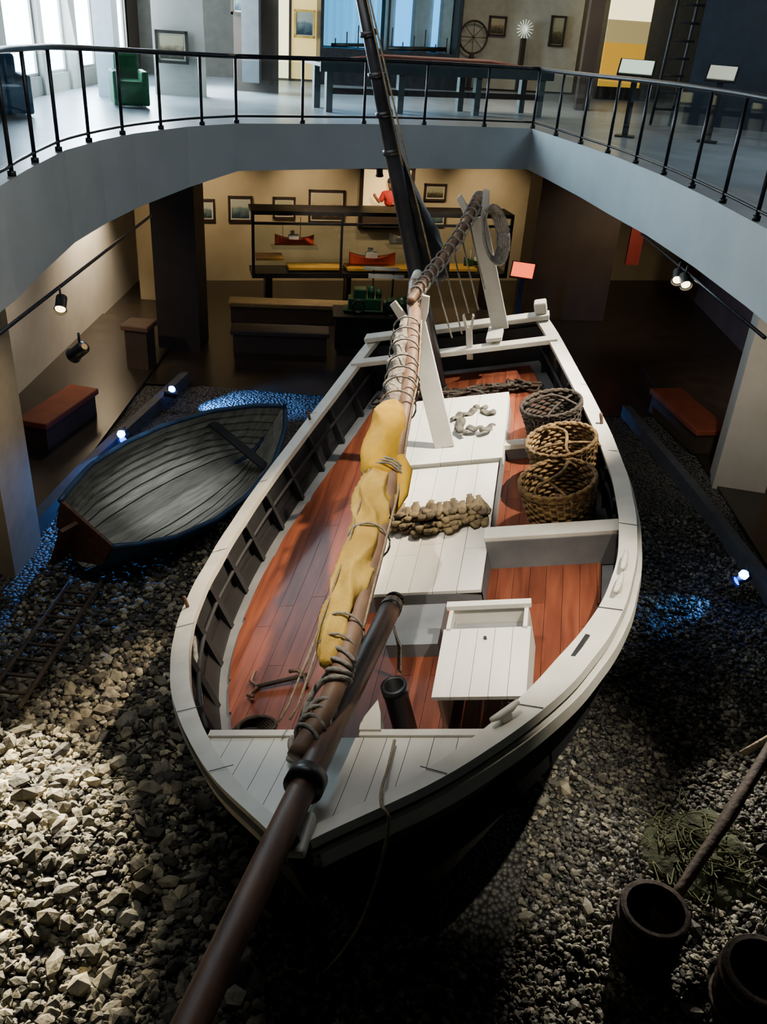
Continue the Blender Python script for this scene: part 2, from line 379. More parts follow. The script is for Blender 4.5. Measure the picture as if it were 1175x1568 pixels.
def crutch(name,b,t,w,parent,prong=.32):
    b=Vector(b);t=Vector(t);d=(t-b).normalized(); s=Vector((1,0,0)); s=(s-d*s.dot(d)).normalized(); n=d.cross(s)
    prof=[(-.5,0),(.5,0),(.5,1),( .72,1.1),(.95,1.3),(.66,1.34),(.18,1.04),(-.18,1.04),(-.66,1.34),(-.95,1.3),(-.72,1.1),(-.5,1)]
    H=(t-b).length; V=[];F=[]
    for k in (-.022,.022):
        for (x,y) in prof:
            h=y*H if y<=1 else H+(y-1)*prong/.32
            V.append(b+s*(x*w)+d*h+n*k)
    L=len(prof)
    F=[tuple(range(L-1,-1,-1)),tuple(range(L,2*L))]+[(i,(i+1)%L,L+(i+1)%L,L+i) for i in range(L)]
    return mob(name,V,F,M_white,parent,bevel=.004)
crutch('mast_crutch_mid',(.04,5.20,ZH(5.2)+.04),(-.05,5.34,3.05),.21,boat,.24)
crutch('mast_crutch_aft',(.55,6.97,2.26),(.48,6.97,3.52),.19,boat,.30)
crutch('oar_crutch',(.19,6.70,2.05),(.24,6.66,2.42),.07,boat,.18)
s2=spline([(-.05,5.3,3.28),(.08,5.8,3.36),(.3,6.4,3.50),(.47,6.95,3.68),(.52,7.05,3.74)],10)
sweep('gaff_spar',s2,.042,M_sparL,boat,n=12)
T=[]
for i in range(3,len(s2)-1,2):
    c=Vector(s2[i]); T.append(([c+Vector((.07*math.cos(t),.05*math.sin(t),.062*math.sin(t))) for t in np.linspace(0,2*math.pi,14)],.011))
for k in range(6):
    cx,cy,cz=(.60+.014*k,6.9-.02*k,3.38)
    T.append(([(cx+(.07+.012*k)*math.cos(t),cy+.03*math.cos(t),cz+(.26+.012*k)*math.sin(t)) for t in np.linspace(0,2*math.pi,26)],.017))
for k in range(5):
    x0,y0,z0=(.10+.08*k,6.0+.18*k,3.38+.06*k)
    T.append(([(x0,y0,z0),(x0+.02,y0,z0-.4),(x0+.05,y0+.05,z0-.8-.1*(k%2))],.009))
multi('rope_coils',T,M_ropeg,boat,n=7)
mz=[(-.21,6.55,1.6),(-.21,6.55,3.2),(-.225,6.55,4.4),(-.23,6.55,5.1),(-.24,6.55,6.6)]
sweep('mizzen_mast',mz,[.10,.09,.078,.066,.05],M_mast,boat,n=20)
T=[]
for i in range(5):
    z=4.45+i*.36; T.append(([(-.23,6.55,z-.025),(-.23,6.55,z+.025)],.088))
multi('mast_bands',T,M_mast,boat,n=20)
multi('mizzen_halyards',[([(-.12,6.45,4.3),(-.14,6.42,5.2),(-.18,6.42,6.5)],.009),([(.0,6.45,3.2),(-.06,6.42,4.3),(-.17,6.45,6.4)],.009)],M_rope,boat,n=6)
sv=[(-.20,6.62,4.45),(-.17,6.64,4.2),(-.12,6.66,3.8),(-.06,6.66,3.45),(-.02,6.62,3.2),(-.05,6.6,3.02)]
sweep('mizzen_sail_furled',spline(sv,5),[.03+.13*min(1,i/16) for i in range(24)]+[.12,.06],M_black,boat,n=24,amp=.2,freq=6,fold=(.15,2,4))

def basket(p,m,seed,sc=1.0):
    random.seed(seed)
    e=onboat(empty('wicker_basket'),p,seed); e.matrix_basis=e.matrix_basis@Matrix.Scale(sc,4)
    h=.50; T=[]
    for k in range(15):
        t=k/14; r=.27+.06*t
        T.append(([( (r+.010*math.sin(17*a+math.pi*k))*math.cos(a),(r+.010*math.sin(17*a+math.pi*k))*math.sin(a),.02+h*t) for a in np.linspace(0,2*math.pi,70)],.017))
    for k in range(3):
        T.append(([(.335*math.cos(a),.335*math.sin(a),h+.01+.025*math.sin(9*a+k*2.1)) for a in np.linspace(0,2*math.pi,70)],.018))
    multi('weave',T,m,e,n=5)
    multi('stakes',[([( .27*math.cos(a),.27*math.sin(a),0),(.34*math.cos(a),.34*math.sin(a),h+.03)],.011) for a in np.linspace(0,2*math.pi,34,endpoint=False)],m,e,n=5)
    lathe('base',[(0,.03),(.27,.03),(.27,.0),(0,0)],M_wickd,e,n=24)
    multi('handle',[([( .30*math.cos(a),.05*math.sin(3*a),h-.02+.12*math.sin(a)) for a in np.linspace(0,math.pi,16)],.016),
                    ([( .12*math.cos(a)-.1,.30*math.cos(a),h-.05+.08*math.sin(a)) for a in np.linspace(0,math.pi,16)],.013)],m,e,n=7)
    T=[]
    for k in range(6 if m is M_wick else 2):
        r=random.uniform(.10,.23); zz=.12+.03*k
        T.append((spline([(r*math.cos(a)+random.uniform(-.03,.03),r*math.sin(a)+random.uniform(-.03,.03),zz+random.uniform(-.04,.05)) for a in np.linspace(0,5.5,9)],5),.016))
    multi('coiled_line',T,M_wick if m is M_wick else M_wickd,e,n=6)
    return e
basket((1.25,4.00,ZF(4)+.035),M_wick,1); basket((1.27,4.66,ZF(4.7)+.04),M_wick,2,.97); basket((1.16,5.36,ZF(5.4)+.05),M_wickd,3,.90)
def fish(l,w,t):
    V=[];n=10;prof=[.5,.8,.95,1,.98,.95,.85,.7,.45,.6]
    for i in range(n):
        y=-l/2+l*i/(n-1)
        for a in np.linspace(0,2*math.pi,8,endpoint=False): V.append((prof[i]*w/2*math.cos(a),y,t*.5*math.sin(a)*(.4+.6*prof[i])+.015*math.sin(i)))
    F=[(i*8+k,i*8+(k+1)%8,(i+1)*8+(k+1)%8,(i+1)*8+k) for i in range(n-1) for k in range(8)]+[tuple(range(7,-1,-1)),tuple((n-1)*8+k for k in range(8))]
    return V,F
def pile(name,items,m,p,rz=0):
    V=[];F=[];R=[]
    for (x,y,z,r,l,w,t,tilt) in items:
        v,f=fish(l,w,t); M=Matrix.Translation((x,y,z))@Matrix.Rotation(r,4,'Z')@Matrix.Rotation(tilt,4,'X'); n=len(V)
        V+=[M@Vector(q) for q in v]; F+=[tuple(k+n for k in q) for q in f]; R+=[random.uniform(.5,1.1)]*len(v)
    return onboat(mob(name,V,F,m,None,smooth=True,rnd=np.array(R)),p,rz)
random.seed(3)
it=[]
for k in range(64):
    u=(k%16)/15; lay=k//16
    x=-.42+.84*u+random.uniform(-.02,.02)
    it.append((x,random.uniform(-.05,.05)-.07*math.sin(u*3.1)+.04*(lay-1),.02+.026*lay*(1.2-abs(u-.5)),random.uniform(-.2,.2)+.5*(u-.5),random.uniform(.20,.27),random.uniform(.09,.12),.03,random.uniform(-.12,.12)))
pile('dried_fish_pile',it,M_fish,(.12,4.0,ZH(4)+.01),.10)
it=[]
for k in range(8):
    a=k/8*5.2+.7; rr_=.17+.06*(k%2); it.append((rr_*math.cos(a),rr_*1.2*math.sin(a),.022,a+random.uniform(-.4,.4),random.uniform(.15,.19),random.uniform(.09,.12),.04,0))
pile('loose_dried_fish',it,M_fishg,(.34,5.60,ZH(5.6)+.052),.1)
T=[]
random.seed(5)
for k in range(40):
    x=random.uniform(-.8,.8); T.append((spline([(x+random.uniform(-.25,.25),6.45+random.uniform(-.08,.08),ZF(6.4)+.05+random.uniform(0,.12)) for _ in range(5)],5),.014))
multi('net_heap',T,M_wickd,boat,n=5)
an=onboat(empty('grapnel_anchor'),(-.92,2.05,ZF(2)+.035),.2)
sweep('shank',[(-.2,0,.03),(.22,.02,.05)],.018,M_wickd,an,n=8)
multi('flukes',[([(-.19,0,.03),(-.26,.08,.03),(-.22,.15,.07)],.016),([(-.19,0,.03),(-.26,-.09,.03),(-.2,-.15,.07)],.016),([(.2,0,.05),(.14,.08,.06),(.08,.05,.09)],.016),([(.2,0,.05),(.22,-.10,.06)],.016)],M_spar,an,n=8)
T=[]
for k in range(6): T.append(([( .15*math.cos(a)+.02*k,.10*math.sin(a),.02+.018*k) for a in np.linspace(0,6.3,20)],.015))
onboat(multi('rope_coil',T,M_wickd,None,n=6),(-1.02,1.50,1.40))
T=[]
for k in range(8): T.append((spline([(random.uniform(-.25,.25),random.uniform(-.1,.1),random.uniform(.02,.12)) for _ in range(6)],5),.018))
onboat(multi('tarred_chain_heap',T,M_black,None,n=6),(-.55,1.22,1.42))
def wl_(x,y,z): return tuple(BI@Vector((x,y,z)))
sweep('mooring_rope',spline([(.37,.85,2.06),(.385,.60,2.10),(.40,.40,2.16),(.43,.27,2.185),(.47,.20,2.12),wl_(.11,3.24,1.85),wl_(.03,3.32,1.3),wl_(-.09,3.5,.7),wl_(-.2,3.75,.12)],10),.010,M_rope,boat,n=6)

# ================================================================= GROUND
def gh(x,y):
    return .28*math.exp(-((x+2.9)**2+(y-4.6)**2)/1.8)+.12*math.exp(-((x-3.6)**2+(y-5.0)**2)/1.2)+.06*noise.noise(Vector((x,y,0)))+.03*noise.noise(Vector((x*3,y*3,2)))
V=[];F=[];nx,ny=90,120
for j in range(ny+1):
    for i in range(nx+1):
        x=-5.6+12*i/nx; y=-1+15.5*j/ny; V.append((x,y,gh(x,y)))
for j in range(ny):
    for i in range(nx): a=j*(nx+1)+i; F.append((a,a+1,a+nx+2,a+nx+1))
mg=bpy.data.materials.new('gravel_bed'); mg.use_nodes=True; nt=mg.node_tree; b=nt.nodes['Principled BSDF']; b.inputs['Roughness'].default_value=.6
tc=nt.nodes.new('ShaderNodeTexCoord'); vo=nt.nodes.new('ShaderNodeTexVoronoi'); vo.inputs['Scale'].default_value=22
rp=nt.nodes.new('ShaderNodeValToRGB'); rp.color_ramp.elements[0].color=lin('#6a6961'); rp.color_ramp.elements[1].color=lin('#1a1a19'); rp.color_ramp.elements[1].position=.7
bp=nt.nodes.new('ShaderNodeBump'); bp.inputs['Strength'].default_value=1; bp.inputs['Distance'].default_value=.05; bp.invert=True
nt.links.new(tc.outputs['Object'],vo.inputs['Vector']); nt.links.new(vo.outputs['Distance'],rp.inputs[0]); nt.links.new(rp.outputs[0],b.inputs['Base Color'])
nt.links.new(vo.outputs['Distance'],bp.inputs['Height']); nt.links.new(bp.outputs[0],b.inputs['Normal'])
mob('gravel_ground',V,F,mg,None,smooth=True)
PH=(1+5**.5)/2
IV=np.array([(-1,PH,0),(1,PH,0),(-1,-PH,0),(1,-PH,0),(0,-1,PH),(0,1,PH),(0,-1,-PH),(0,1,-PH),(PH,0,-1),(PH,0,1),(-PH,0,-1),(-PH,0,1)])/1.9
IF=np.array([(0,11,5),(0,5,1),(0,1,7),(0,7,10),(0,10,11),(1,5,9),(5,11,4),(11,10,2),(10,7,6),(7,1,8),(3,9,4),(3,4,2),(3,2,6),(3,6,8),(3,8,9),(4,9,5),(2,4,11),(6,2,10),(8,6,7),(9,8,1)])
VV=[];FF=[];RR=[];n=0
def addst(x,y,r,lift=.25):
    global n
    M=np.array(Matrix.Rotation(rng.uniform(0,6.28),3,'Z')@Matrix.Rotation(rng.uniform(-.6,.6),3,'X'))
    s=np.array([r*rng.uniform(.8,1.5),r*rng.uniform(.6,1.1),r*rng.uniform(.45,.95)])
    q=(IV*(1+rng.uniform(-.22,.22,(12,1)))*s)@M.T
    VV.append(q+np.array([x,y,gh(x,y)+r*lift+rng.uniform(0,.02)])); FF.append(IF+n); n+=12
    side=np.clip((-x-.3)/1.2,0,1)      # stone colour painted paler and warmer to port, imitating the spotlit bank
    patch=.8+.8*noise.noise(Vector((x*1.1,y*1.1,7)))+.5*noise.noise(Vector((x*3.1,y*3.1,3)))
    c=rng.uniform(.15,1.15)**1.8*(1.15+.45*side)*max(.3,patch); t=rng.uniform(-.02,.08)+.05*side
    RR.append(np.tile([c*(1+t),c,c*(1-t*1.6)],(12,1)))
cnt=0
while cnt<36000:
    y=2.6+8.4*rng.random()**1.5; x=rng.uniform(-3.95,4.7)
    if abs(x)>.62*y+1.0: continue
    l=BI@Vector((x,y,0))
    if .9<l[1]<6.8 and abs(l[0])<.8: continue
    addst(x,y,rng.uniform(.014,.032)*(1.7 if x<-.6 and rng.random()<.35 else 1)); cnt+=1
for k in range(420):
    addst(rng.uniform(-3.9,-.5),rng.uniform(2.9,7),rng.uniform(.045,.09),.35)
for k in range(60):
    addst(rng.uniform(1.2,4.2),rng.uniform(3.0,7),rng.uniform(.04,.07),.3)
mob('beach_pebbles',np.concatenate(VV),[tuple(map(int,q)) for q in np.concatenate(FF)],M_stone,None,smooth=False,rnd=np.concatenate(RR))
box('floor',(0,14,-.30),(26,34,.1),M_floor)
mob('hall_floor_far',[(-9,14.45,.02),(10,14.45,.02),(10,28,.02),(-9,28,.02)],[(0,1,2,3)],M_floor)

# ================================================================= DINGHY
dg=empty('clinker_dinghy',(-3.55,8.45,.20)); dg.rotation_euler=(0,math.radians(25),-.47); dg.scale=(.96,.96,.96)
DA=[0,.3,.8,1.5,2.2,3.0,3.6,3.9]; DW=[.42,.55,.72,.80,.77,.60,.30,.04]; DS=[.74,.70,.66,.63,.64,.70,.80,.88]
M_dout=mat('dinghy_blue_paint','#152c46','#254a6e',rough=.5,scale=4,bump=.15)
M_din=mat('dinghy_bare_planks','#74736a','#a09f92',rough=.75,scale=6,stretch=(4,.4,1),bump=.25,attr=.8)
def dwf(a): return ip(a,DA,DW)
def dsf(a): return ip(a,DA,DS)
NS=8
def dpt(a,t,off,o,side):
    w=dwf(a)-off; z=dsf(a); th=t*math.pi/2
    x=max(0,w)*max(0,math.cos(th))**.6; zz=off+.04+(z-off-.04)*(1-math.sin(th)**1.2)
    return (side*(x+o),a-.25*(1-zz/z)*(a/3.9)**3,zz)
def shell(name,off,m,inn):
    v=[];f=[];R=[];na=30
    for side in (-1,1):
        for j in range(NS):
            b=len(v); r=random.uniform(.55,1.1)
            for i in range(na+1):
                a=3.9*i/na
                v.append(dpt(a,j/NS,off,0,side)); v.append(dpt(a,(j+1)/NS,off,-.02 if inn else .02,side)); R+=[r,r]
            for i in range(na): f.append((b+2*i,b+2*i+2,b+2*i+3,b+2*i+1))
    return mob(name,v,f,m,dg,rnd=np.array(R))
shell('outer_planking',0,M_dout,False); shell('inner_planking',.035,M_din,True)
multi('plank_seams',[([dpt(a,j/NS,.045,0,sd) for a in np.linspace(.05,3.8,26)],.007) for j in range(1,NS) for sd in (-1,1)],M_rib,dg,n=5)
for sd,nm in((-1,'gunwale_port'),(1,'gunwale_starboard')):
    sweep(nm,[(sd*dwf(a),a,dsf(a)) for a in np.linspace(0,3.9,30)],.036,M_dout,dg,n=8)
mob('transom',[(-.42,0,.74),(-.38,0,.35),(0,0,.06),(.38,0,.35),(.42,0,.74),(-.42,.04,.74),(-.38,.04,.35),(0,.04,.06),(.38,.04,.35),(.42,.04,.74)],[(0,1,2,3,4),(9,8,7,6,5),(0,4,9,5)],M_spar,dg)
box('thwart_fore',(0,3.0,.54),(1.05,.16,.03),M_rib,dg)
sweep('stem',[(0,3.92,.94),(0,3.85,.5),(0,3.6,.1),(0,3,.03),(0,0,.03)],.035,M_dout,dg,n=8)
box('rudder',(-.12,-.12,.35),(.05,.25,.6),M_spar,dg)

ld=empty('wooden_ladder',(-3.36,6.2,.16),-.02); M_ldr=mat('ladder_wood','#3b3026','#5a4a3a',rough=.8)
multi('rails',[([(-.17,-.2,.10),(-.17,2.0,-.02)],.025),([(.17,-.2,.10),(.17,2.0,-.02)],.025)],M_ldr,ld)
multi('rungs',[([(-.17,y,.09-.048*y),(.17,y,.09-.048*y)],.018) for y in np.arange(0,2.0,.25)],M_ldr,ld)
random.seed(11);T=[]
for k in range(34):
    x,y=random.gauss(-1.95,.15),random.gauss(5.35,.35)
    T.append((spline([(x+random.uniform(-.16,.16),y+random.uniform(-.16,.16),.05+random.uniform(0,.12)) for _ in range(5)],5),.008))
multi('tangled_net_heap',T,mat('old_net','#1f1e16','#44422c',rough=.9,scale=20),None,n=5)
M_rust=mat('rusty_staves','#1c140f','#3c2a1d',rough=.8,scale=12,bump=.5)
def tub(p,r,h,tilt=0):
    e=empty('wooden_tub',p); e.rotation_euler=(tilt,0,0)
    lathe('staves',[(0,0),(r*.85,0),(r,h*.5),(r*.92,h),(r*.82,h),(r*.88,h*.5),(r*.75,.08),(0,.08)],M_rust,e,n=22,smooth=False)
    multi('hoops',[([(q*math.cos(a),q*math.sin(a),z) for a in np.linspace(0,6.2832,30)],.014) for q,z in((r*.97,h*.25),(r*.98,h*.8),(r*.94,h*.97))],M_rust,e,n=6)
tub((2.12,4.10,.05),.25,.55); tub((2.78,3.72,.05),.28,.5)
lg=empty('driftwood_spar'); sweep('log',spline([(2.35,4.35,.35),(2.9,5.0,.5),(3.5,5.75,.7),(4.4,6.9,.85)],6),[.045]*6+[.055]*13,M_rust,lg,n=10,amp=.2,freq=4)
multi('bindings',[([(3.4,5.5,.6),(3.6,5.9,.8),(3.9,6.3,.85)],.03),([(3.3,5.8,.5),(3.7,5.9,.8)],.03)],M_rope,lg)
M_net=mat('green_net','#2c3120','#4c5138',rough=.95,scale=14,bump=1)
nh=empty('fishing_net_heap',(2.95,5.1,.03))
V=[];F=[]
for j in range(31):
    for i in range(31):
        x=-.65+1.3*i/30;y=-.55+1.1*j/30; r=min(1,math.hypot(x/.65,y/.55)); V.append((x,y,.14*(1-r**2)+.10*noise.noise(Vector((x*4,y*4,0)))*(1-r)+.05*noise.noise(Vector((x*15,y*15,0)))*(1-r)-.06*(r>.97)))
for j in range(30):
    for i in range(30): a=j*31+i; F.append((a,a+1,a+32,a+31))
mob('net_bulk',V,F,M_net,nh,smooth=True)
T=[]
for k in range(60):
    cx,cy=random.gauss(0,.28),random.gauss(0,.24)
    T.append((spline([(cx+random.uniform(-.2,.2),cy+random.uniform(-.2,.2),.12+random.uniform(0,.08)-.12*min(1,math.hypot(cx,cy)*1.6)) for _ in range(5)],5),.007))
multi('net_strands',T,mat('net_twine','#4a4f34','#6d7150',rough=.95),nh,n=4)

# ================================================================= GALLERY SLAB
EDGE=[(-3.4,.55,3.3),(-3.6,3,3.25),(-3.8,6,3.2),(-3.88,8.74,3.2),(-3.99,9.68,3.2),(-4.09,11.12,3.22),(-3.98,12.1,3.27),(-3.78,12.95,3.33),(-3.3,14.05,3.45),(-2.7,14.85,3.6),
 (-1.5,15.55,3.6),(-.32,16.22,3.6),(1.0,16.72,3.6),(2.16,17.08,3.62),(2.38,16.4,3.6),(2.80,15.0,3.55),(3.1,13.9,3.5),(3.36,12.6,3.5),(3.56,10.9,3.5),(3.67,9.31,3.5),(3.75,7,3.5),(3.75,4,3.5),(3.6,.55,3.5)]
RH=[1.14,1.14,1.14,1.14,1.12,1.09,1.05,1.01,.96,.93,.94,.95,.95,.95,.96,1.0,1.04,1.08,1.12,1.14,1.14,1.14,1.14]
OUT=[(-9,-2),(-9,3),(-9,6),(-9,8.7),(-9,9.7),(-9,11),(-9,12),(-9,13),(-9,29),(-4,29),(-1.5,29),(-.3,29),(1,29),(3,29),(10,29),(10,15),(10,13.9),(10,12.6),(10,10.9),(10,9.3),(10,7),(10,4),(10,-2)]
v=[];f=[];N=len(EDGE)
for (x,y,zb),(ox,oy) in zip(EDGE,OUT): v+=[(x,y,4.3),(x,y,zb),(ox,oy,4.3),(ox,oy,zb)]
for i in range(N-1):
    a=4*i; f.append((a,a+4,a+6,a+2))
mob('floor_gallery',v,list(f),M_floorU,None)
f=[]
for i in range(N-1):
    a=4*i; f+=[(a+1,a,a+4,a+5),(a+1,a+5,a+7,a+3)]
mob('trim_gallery_fascia',[(x*1.0005,y,z-.001) for x,y,z in v],f,M_fas,None)
mob('floor_gallery_near',cv(-9,10,-2,.55,3.5,4.3),CF,M_floorU,None)
def resample(P,d):
    P=[Vector(p) for p in P]; o=[P[0]]; acc=0
    for a,b in zip(P,P[1:]):
        L=(b-a).length; t=d-acc
        while t<=L: o.append(a+(b-a)*t/L); t+=d
        acc=L-(t-d)
    return o
def rail(name,idx,d,shift):
    e=empty(name); P=[(EDGE[i][0],EDGE[i][1],4.3) for i in idx]
    P=spline(P,5); cen=Vector((0,9,4.3))
    Q=[]
    for p in P:
        p=Vector(p); dd=(p-cen); dd.z=0; Q.append(p+dd.normalized()*shift)
    yy=[EDGE[i][1] for i in idx]; hh=[RH[i] for i in idx]
    o_=np.argsort(yy); yy=np.array(yy)[o_]; hh=np.array(hh)[o_]
    H=lambda q: float(np.interp(q.y,yy,hh))
    sweep('handrail',[q+Vector((0,0,H(q))) for q in Q],.035,M_metal,e,n=10)
    sweep('lower_rail',[q+Vector((0,0,.10)) for q in Q],.018,M_metal,e,n=8)
    posts=resample(Q,d)
    multi('posts',[([q,q+Vector((0,0,H(q)))],.024) for q in posts]+[([q-Vector((0,0,.0)),q+Vector((0,0,.05))],.045) for q in posts],M_metal,e,n=8)
    v=[];f=[]
    for a,b in zip(posts,posts[1:]):
        dv=(b-a).normalized()*.04; a2=a+dv;b2=b-dv;n=len(v)
        v+=[a2+Vector((0,0,.14)),b2+Vector((0,0,.14)),b2+Vector((0,0,H(b)-.06)),a2+Vector((0,0,H(a)-.06))]; f.append((n,n+1,n+2,n+3))
    mob('glass_panels',v,f,M_glass,e)
rail('gallery_railing',range(0,10),.88,.05); rail('gallery_railing',range(9,14),1.12,.05); rail('gallery_railing',range(13,23),.95,.05)

# ================================================================= WALLS
box('wall_left_lower',(-6.3,12,1.75),(.2,30,3.6),M_wallL)
box('wall_right_lower',(7.6,12,1.75),(.2,34,3.6),M_rwall)
box('wall_left_upper',(-6.6,7.5,6.1),(.2,16,3.7),M_wallL)
box('wall_left_upper_far',(-6.6,26.3,6.1),(.2,8,3.7),M_dark)
box('wall_right_upper',(9.5,12,6.1),(.2,34,3.7),M_dark)
box('wall_near',(0,-2.2,4),(20,.2,8),M_dark)
box('ceiling',(0,13,7.95),(21,34,.1),M_ceil)
th=math.atan(.264)
class Fr:
    def __init__(s,loc): s.M=Matrix.Translation(loc)@Matrix.Rotation(th,4,'Z')
    def __call__(s,x,y,z): return s.M@Vector((x,y,z))
FW=Fr((0,22.4,0)); FU=Fr((0,25,0))
def fx(X): return X/math.cos(th)
box('wall_far_lower',FW(0,.1,1.75),(24,.2,3.7),M_wall,rz=th)
box('wall_far_upper',FU(0,.1,6.1),(24,.2,3.7),mat('upper_back_wall','#4d4a42','#57544b',rough=.9),rz=th)
box('column',(-4.15,16.6,1.8),(.8,.8,3.6),mat('dark_column','#1d1712','#281f18'))
box('column',(-4.75,8.75,1.6),(1.1,.8,3.2),mat('column_paint','#857b66','#908671',rough=.85))
box('column',(5.35,12.1,1.75),(.75,.5,3.5),M_wallL,rz=-.2)
box('partition_panel',(3.75,20.4,1.8),(1.9,.9,3.55),M_dark,rz=.15)
box('red_sign_board',(5.1,19.9,2.2),(.3,.06,1.6),mat('red_board','#6b1c10','#7a2416'),rz=.15)
box('partition_panel',(-5.3,19.4,1.8),(.9,.2,3.55),M_wall)
def art(name,c1,c2,c3,sc=3):
    m=bpy.data.materials.new(name); m.use_nodes=True; nt=m.node_tree; b=nt.nodes['Principled BSDF']; b.inputs['Roughness'].default_value=.4
    tc=nt.nodes.new('ShaderNodeTexCoord'); sx=nt.nodes.new('ShaderNodeSeparateXYZ'); nz=nt.nodes.new('ShaderNodeTexNoise'); nz.inputs['Scale'].default_value=sc
    ad=nt.nodes.new('ShaderNodeMath'); ad.operation='MULTIPLY_ADD'; ad.inputs[1].default_value=.7
    nt.links.new(tc.outputs['Generated'],sx.inputs[0]); nt.links.new(tc.outputs['Generated'],nz.inputs[0])
    nt.links.new(nz.outputs[0],ad.inputs[0]); nt.links.new(sx.outputs['Z'],ad.inputs[2])
    rp=nt.nodes.new('ShaderNodeValToRGB'); e=rp.color_ramp.elements; e[0].color=lin(c1); e[0].position=.5; e[1].color=lin(c3); e[1].position=1.0
    k=e.new(.8); k.color=lin(c2); nt.links.new(ad.outputs[0],rp.inputs[0]); nt.links.new(rp.outputs[0],b.inputs['Base Color']); return m
ARTS=[art('seascape_a','#20303a','#5c6c6c','#9a9c8e'),art('seascape_b','#2b2a1e','#565038','#8d8a70',5),art('seascape_c','#2f2a20','#6f6048','#a1967a',4)]
def picture(x0,x1,z0,z1,a,fr_,yy=0,mt=.04,fr=M_frame,rz=None):
    w,h=x1-x0,z1-z0
    e=empty('framed_picture',fr_((x0+x1)/2,yy-.03,(z0+z1)/2),th if rz is None else rz)
    boxes('frame',[(-w/2,w/2,-.03,.02,-h/2,-h/2+.05),(-w/2,w/2,-.03,.02,h/2-.05,h/2),(-w/2,-w/2+.05,-.03,.02,-h/2,h/2),(w/2-.05,w/2,-.03,.02,-h/2,h/2)],fr,e)
    boxes('mount',[(-w/2+.04,w/2-.04,-.005,.01,-h/2+.04,h/2-.04)],mat('picture_mount','#a9a38f','#b5af9b'),e)
    boxes('canvas',[(-w/2+.04+mt,w/2-.04-mt,-.012,0,-h/2+.04+mt,h/2-.04-mt)],ARTS[a],e)
for (x0,x1,z0,z1,a) in [(-4.80,-4.42,1.42,1.92,0),(-4.13,-3.58,1.42,2.0,0),(-3.12,-2.6,1.5,2.0,1),(-2.3,-1.45,1.42,2.18,2),(.43,.98,1.98,2.38,1),(.46,1.03,1.38,1.82,0)]:
    picture(fx(x0),fx(x1),z0,z1,a,FW)
picture(-.3,.3,1.9,2.5,0,lambda x,y,z:Vector((6.2+x,20.0+y,z)),rz=0)
po=empty('fisherman_portrait_poster',FW(fx(-.48),-.06,2.0),th)
boxes('frame',[(-.66,.66,-.04,.04,-.7,-.62),(-.66,.66,-.04,.04,.68,.76),(-.66,-.58,-.04,.04,-.7,.76),(.58,.66,-.04,.04,-.7,.76)],M_frame,po)
boxes('backlit_panel',[(-.58,.58,0,.03,-.15,.68)],emis('poster_backlight','#e0c080',1.2),po)
boxes('dark_lower_panel',[(-.58,.58,-.2,.03,-.62,-.15)],M_dark,po)
def skin(name,vs,es,rs,m,parent,root=0):
    me=bpy.data.meshes.new(name); me.from_pydata(vs,es,[]); o=bpy.data.objects.new(name,me); COL.objects.link(o); o.parent=parent; me.materials.append(m)
    o.modifiers.new('s','SKIN'); 
    for i,r in enumerate(rs): me.skin_vertices[0].data[i].radius=r if isinstance(r,tuple) else (r,r)
    me.skin_vertices[0].data[root].use_root=True
    s=o.modifiers.new('ss','SUBSURF'); s.levels=2; s.render_levels=2; return o
M_jersey=mat('red_jersey','#a3201a','#b82c22',rough=.8); M_skin=mat('skin_tone','#8a5a40','#94634a',rough=.6); M_hair=mat('dark_hair','#120d0a','#1d1510',rough=.8)
PX=.08
skin('jersey_torso',[(PX,-.1,-.16),(PX,-.1,.0),(PX,-.1,.12),(PX,-.1,.22),(PX-.17,-.1,.13),(PX+.17,-.1,.13),(PX-.26,-.14,-.04),(PX+.26,-.14,-.04)],[(0,1),(1,2),(2,3),(2,4),(2,5),(4,6),(5,7)],[.17,.16,.15,.06,.085,.085,.06,.06],M_jersey,po)
skin('left_forearm_and_hand',[(PX-.26,-.14,-.05),(PX-.36,-.17,.05),(PX-.41,-.17,.11),(PX-.43,-.17,.16),(PX-.45,-.17,.13),(PX-.40,-.17,.165)],[(0,1),(1,2),(2,3),(2,4),(2,5)],[.05,.035,.035,.012,.012,.012],M_skin,po)
skin('right_forearm_and_hand',[(PX+.26,-.14,-.05),(PX+.12,-.24,-.08),(PX+.05,-.26,-.05),(PX+.0,-.26,-.03),(PX+.0,-.26,-.06)],[(0,1),(1,2),(2,3),(2,4)],[.05,.035,.035,.012,.012],M_skin,po)
lathe('head',[(0,-.13),(.05,-.125),(.075,-.08),(.088,-.02),(.09,.04),(.075,.09),(.04,.12),(0,.13)],M_skin,po,n=20,loc=(PX,-.12,.38))
lathe('neck',[(.05,-.1),(.05,.08)],M_skin,po,n=14,loc=(PX,-.1,.27))
lathe('hair',[(.097,.02),(.1,.06),(.085,.11),(.045,.14),(0,.15)],M_hair,po,n=20,loc=(PX,-.11,.38))
sweep('nose',[(PX,-.20,.42),(PX,-.235,.37),(PX,-.20,.355)],.014,M_skin,po,n=8)
boxes('eyes_and_mouth',[(PX-.045,PX-.02,-.212,-.2,.39,.40),(PX+.02,PX+.045,-.212,-.2,.39,.40),(PX-.03,PX+.03,-.212,-.19,.315,.323)],M_hair,po)

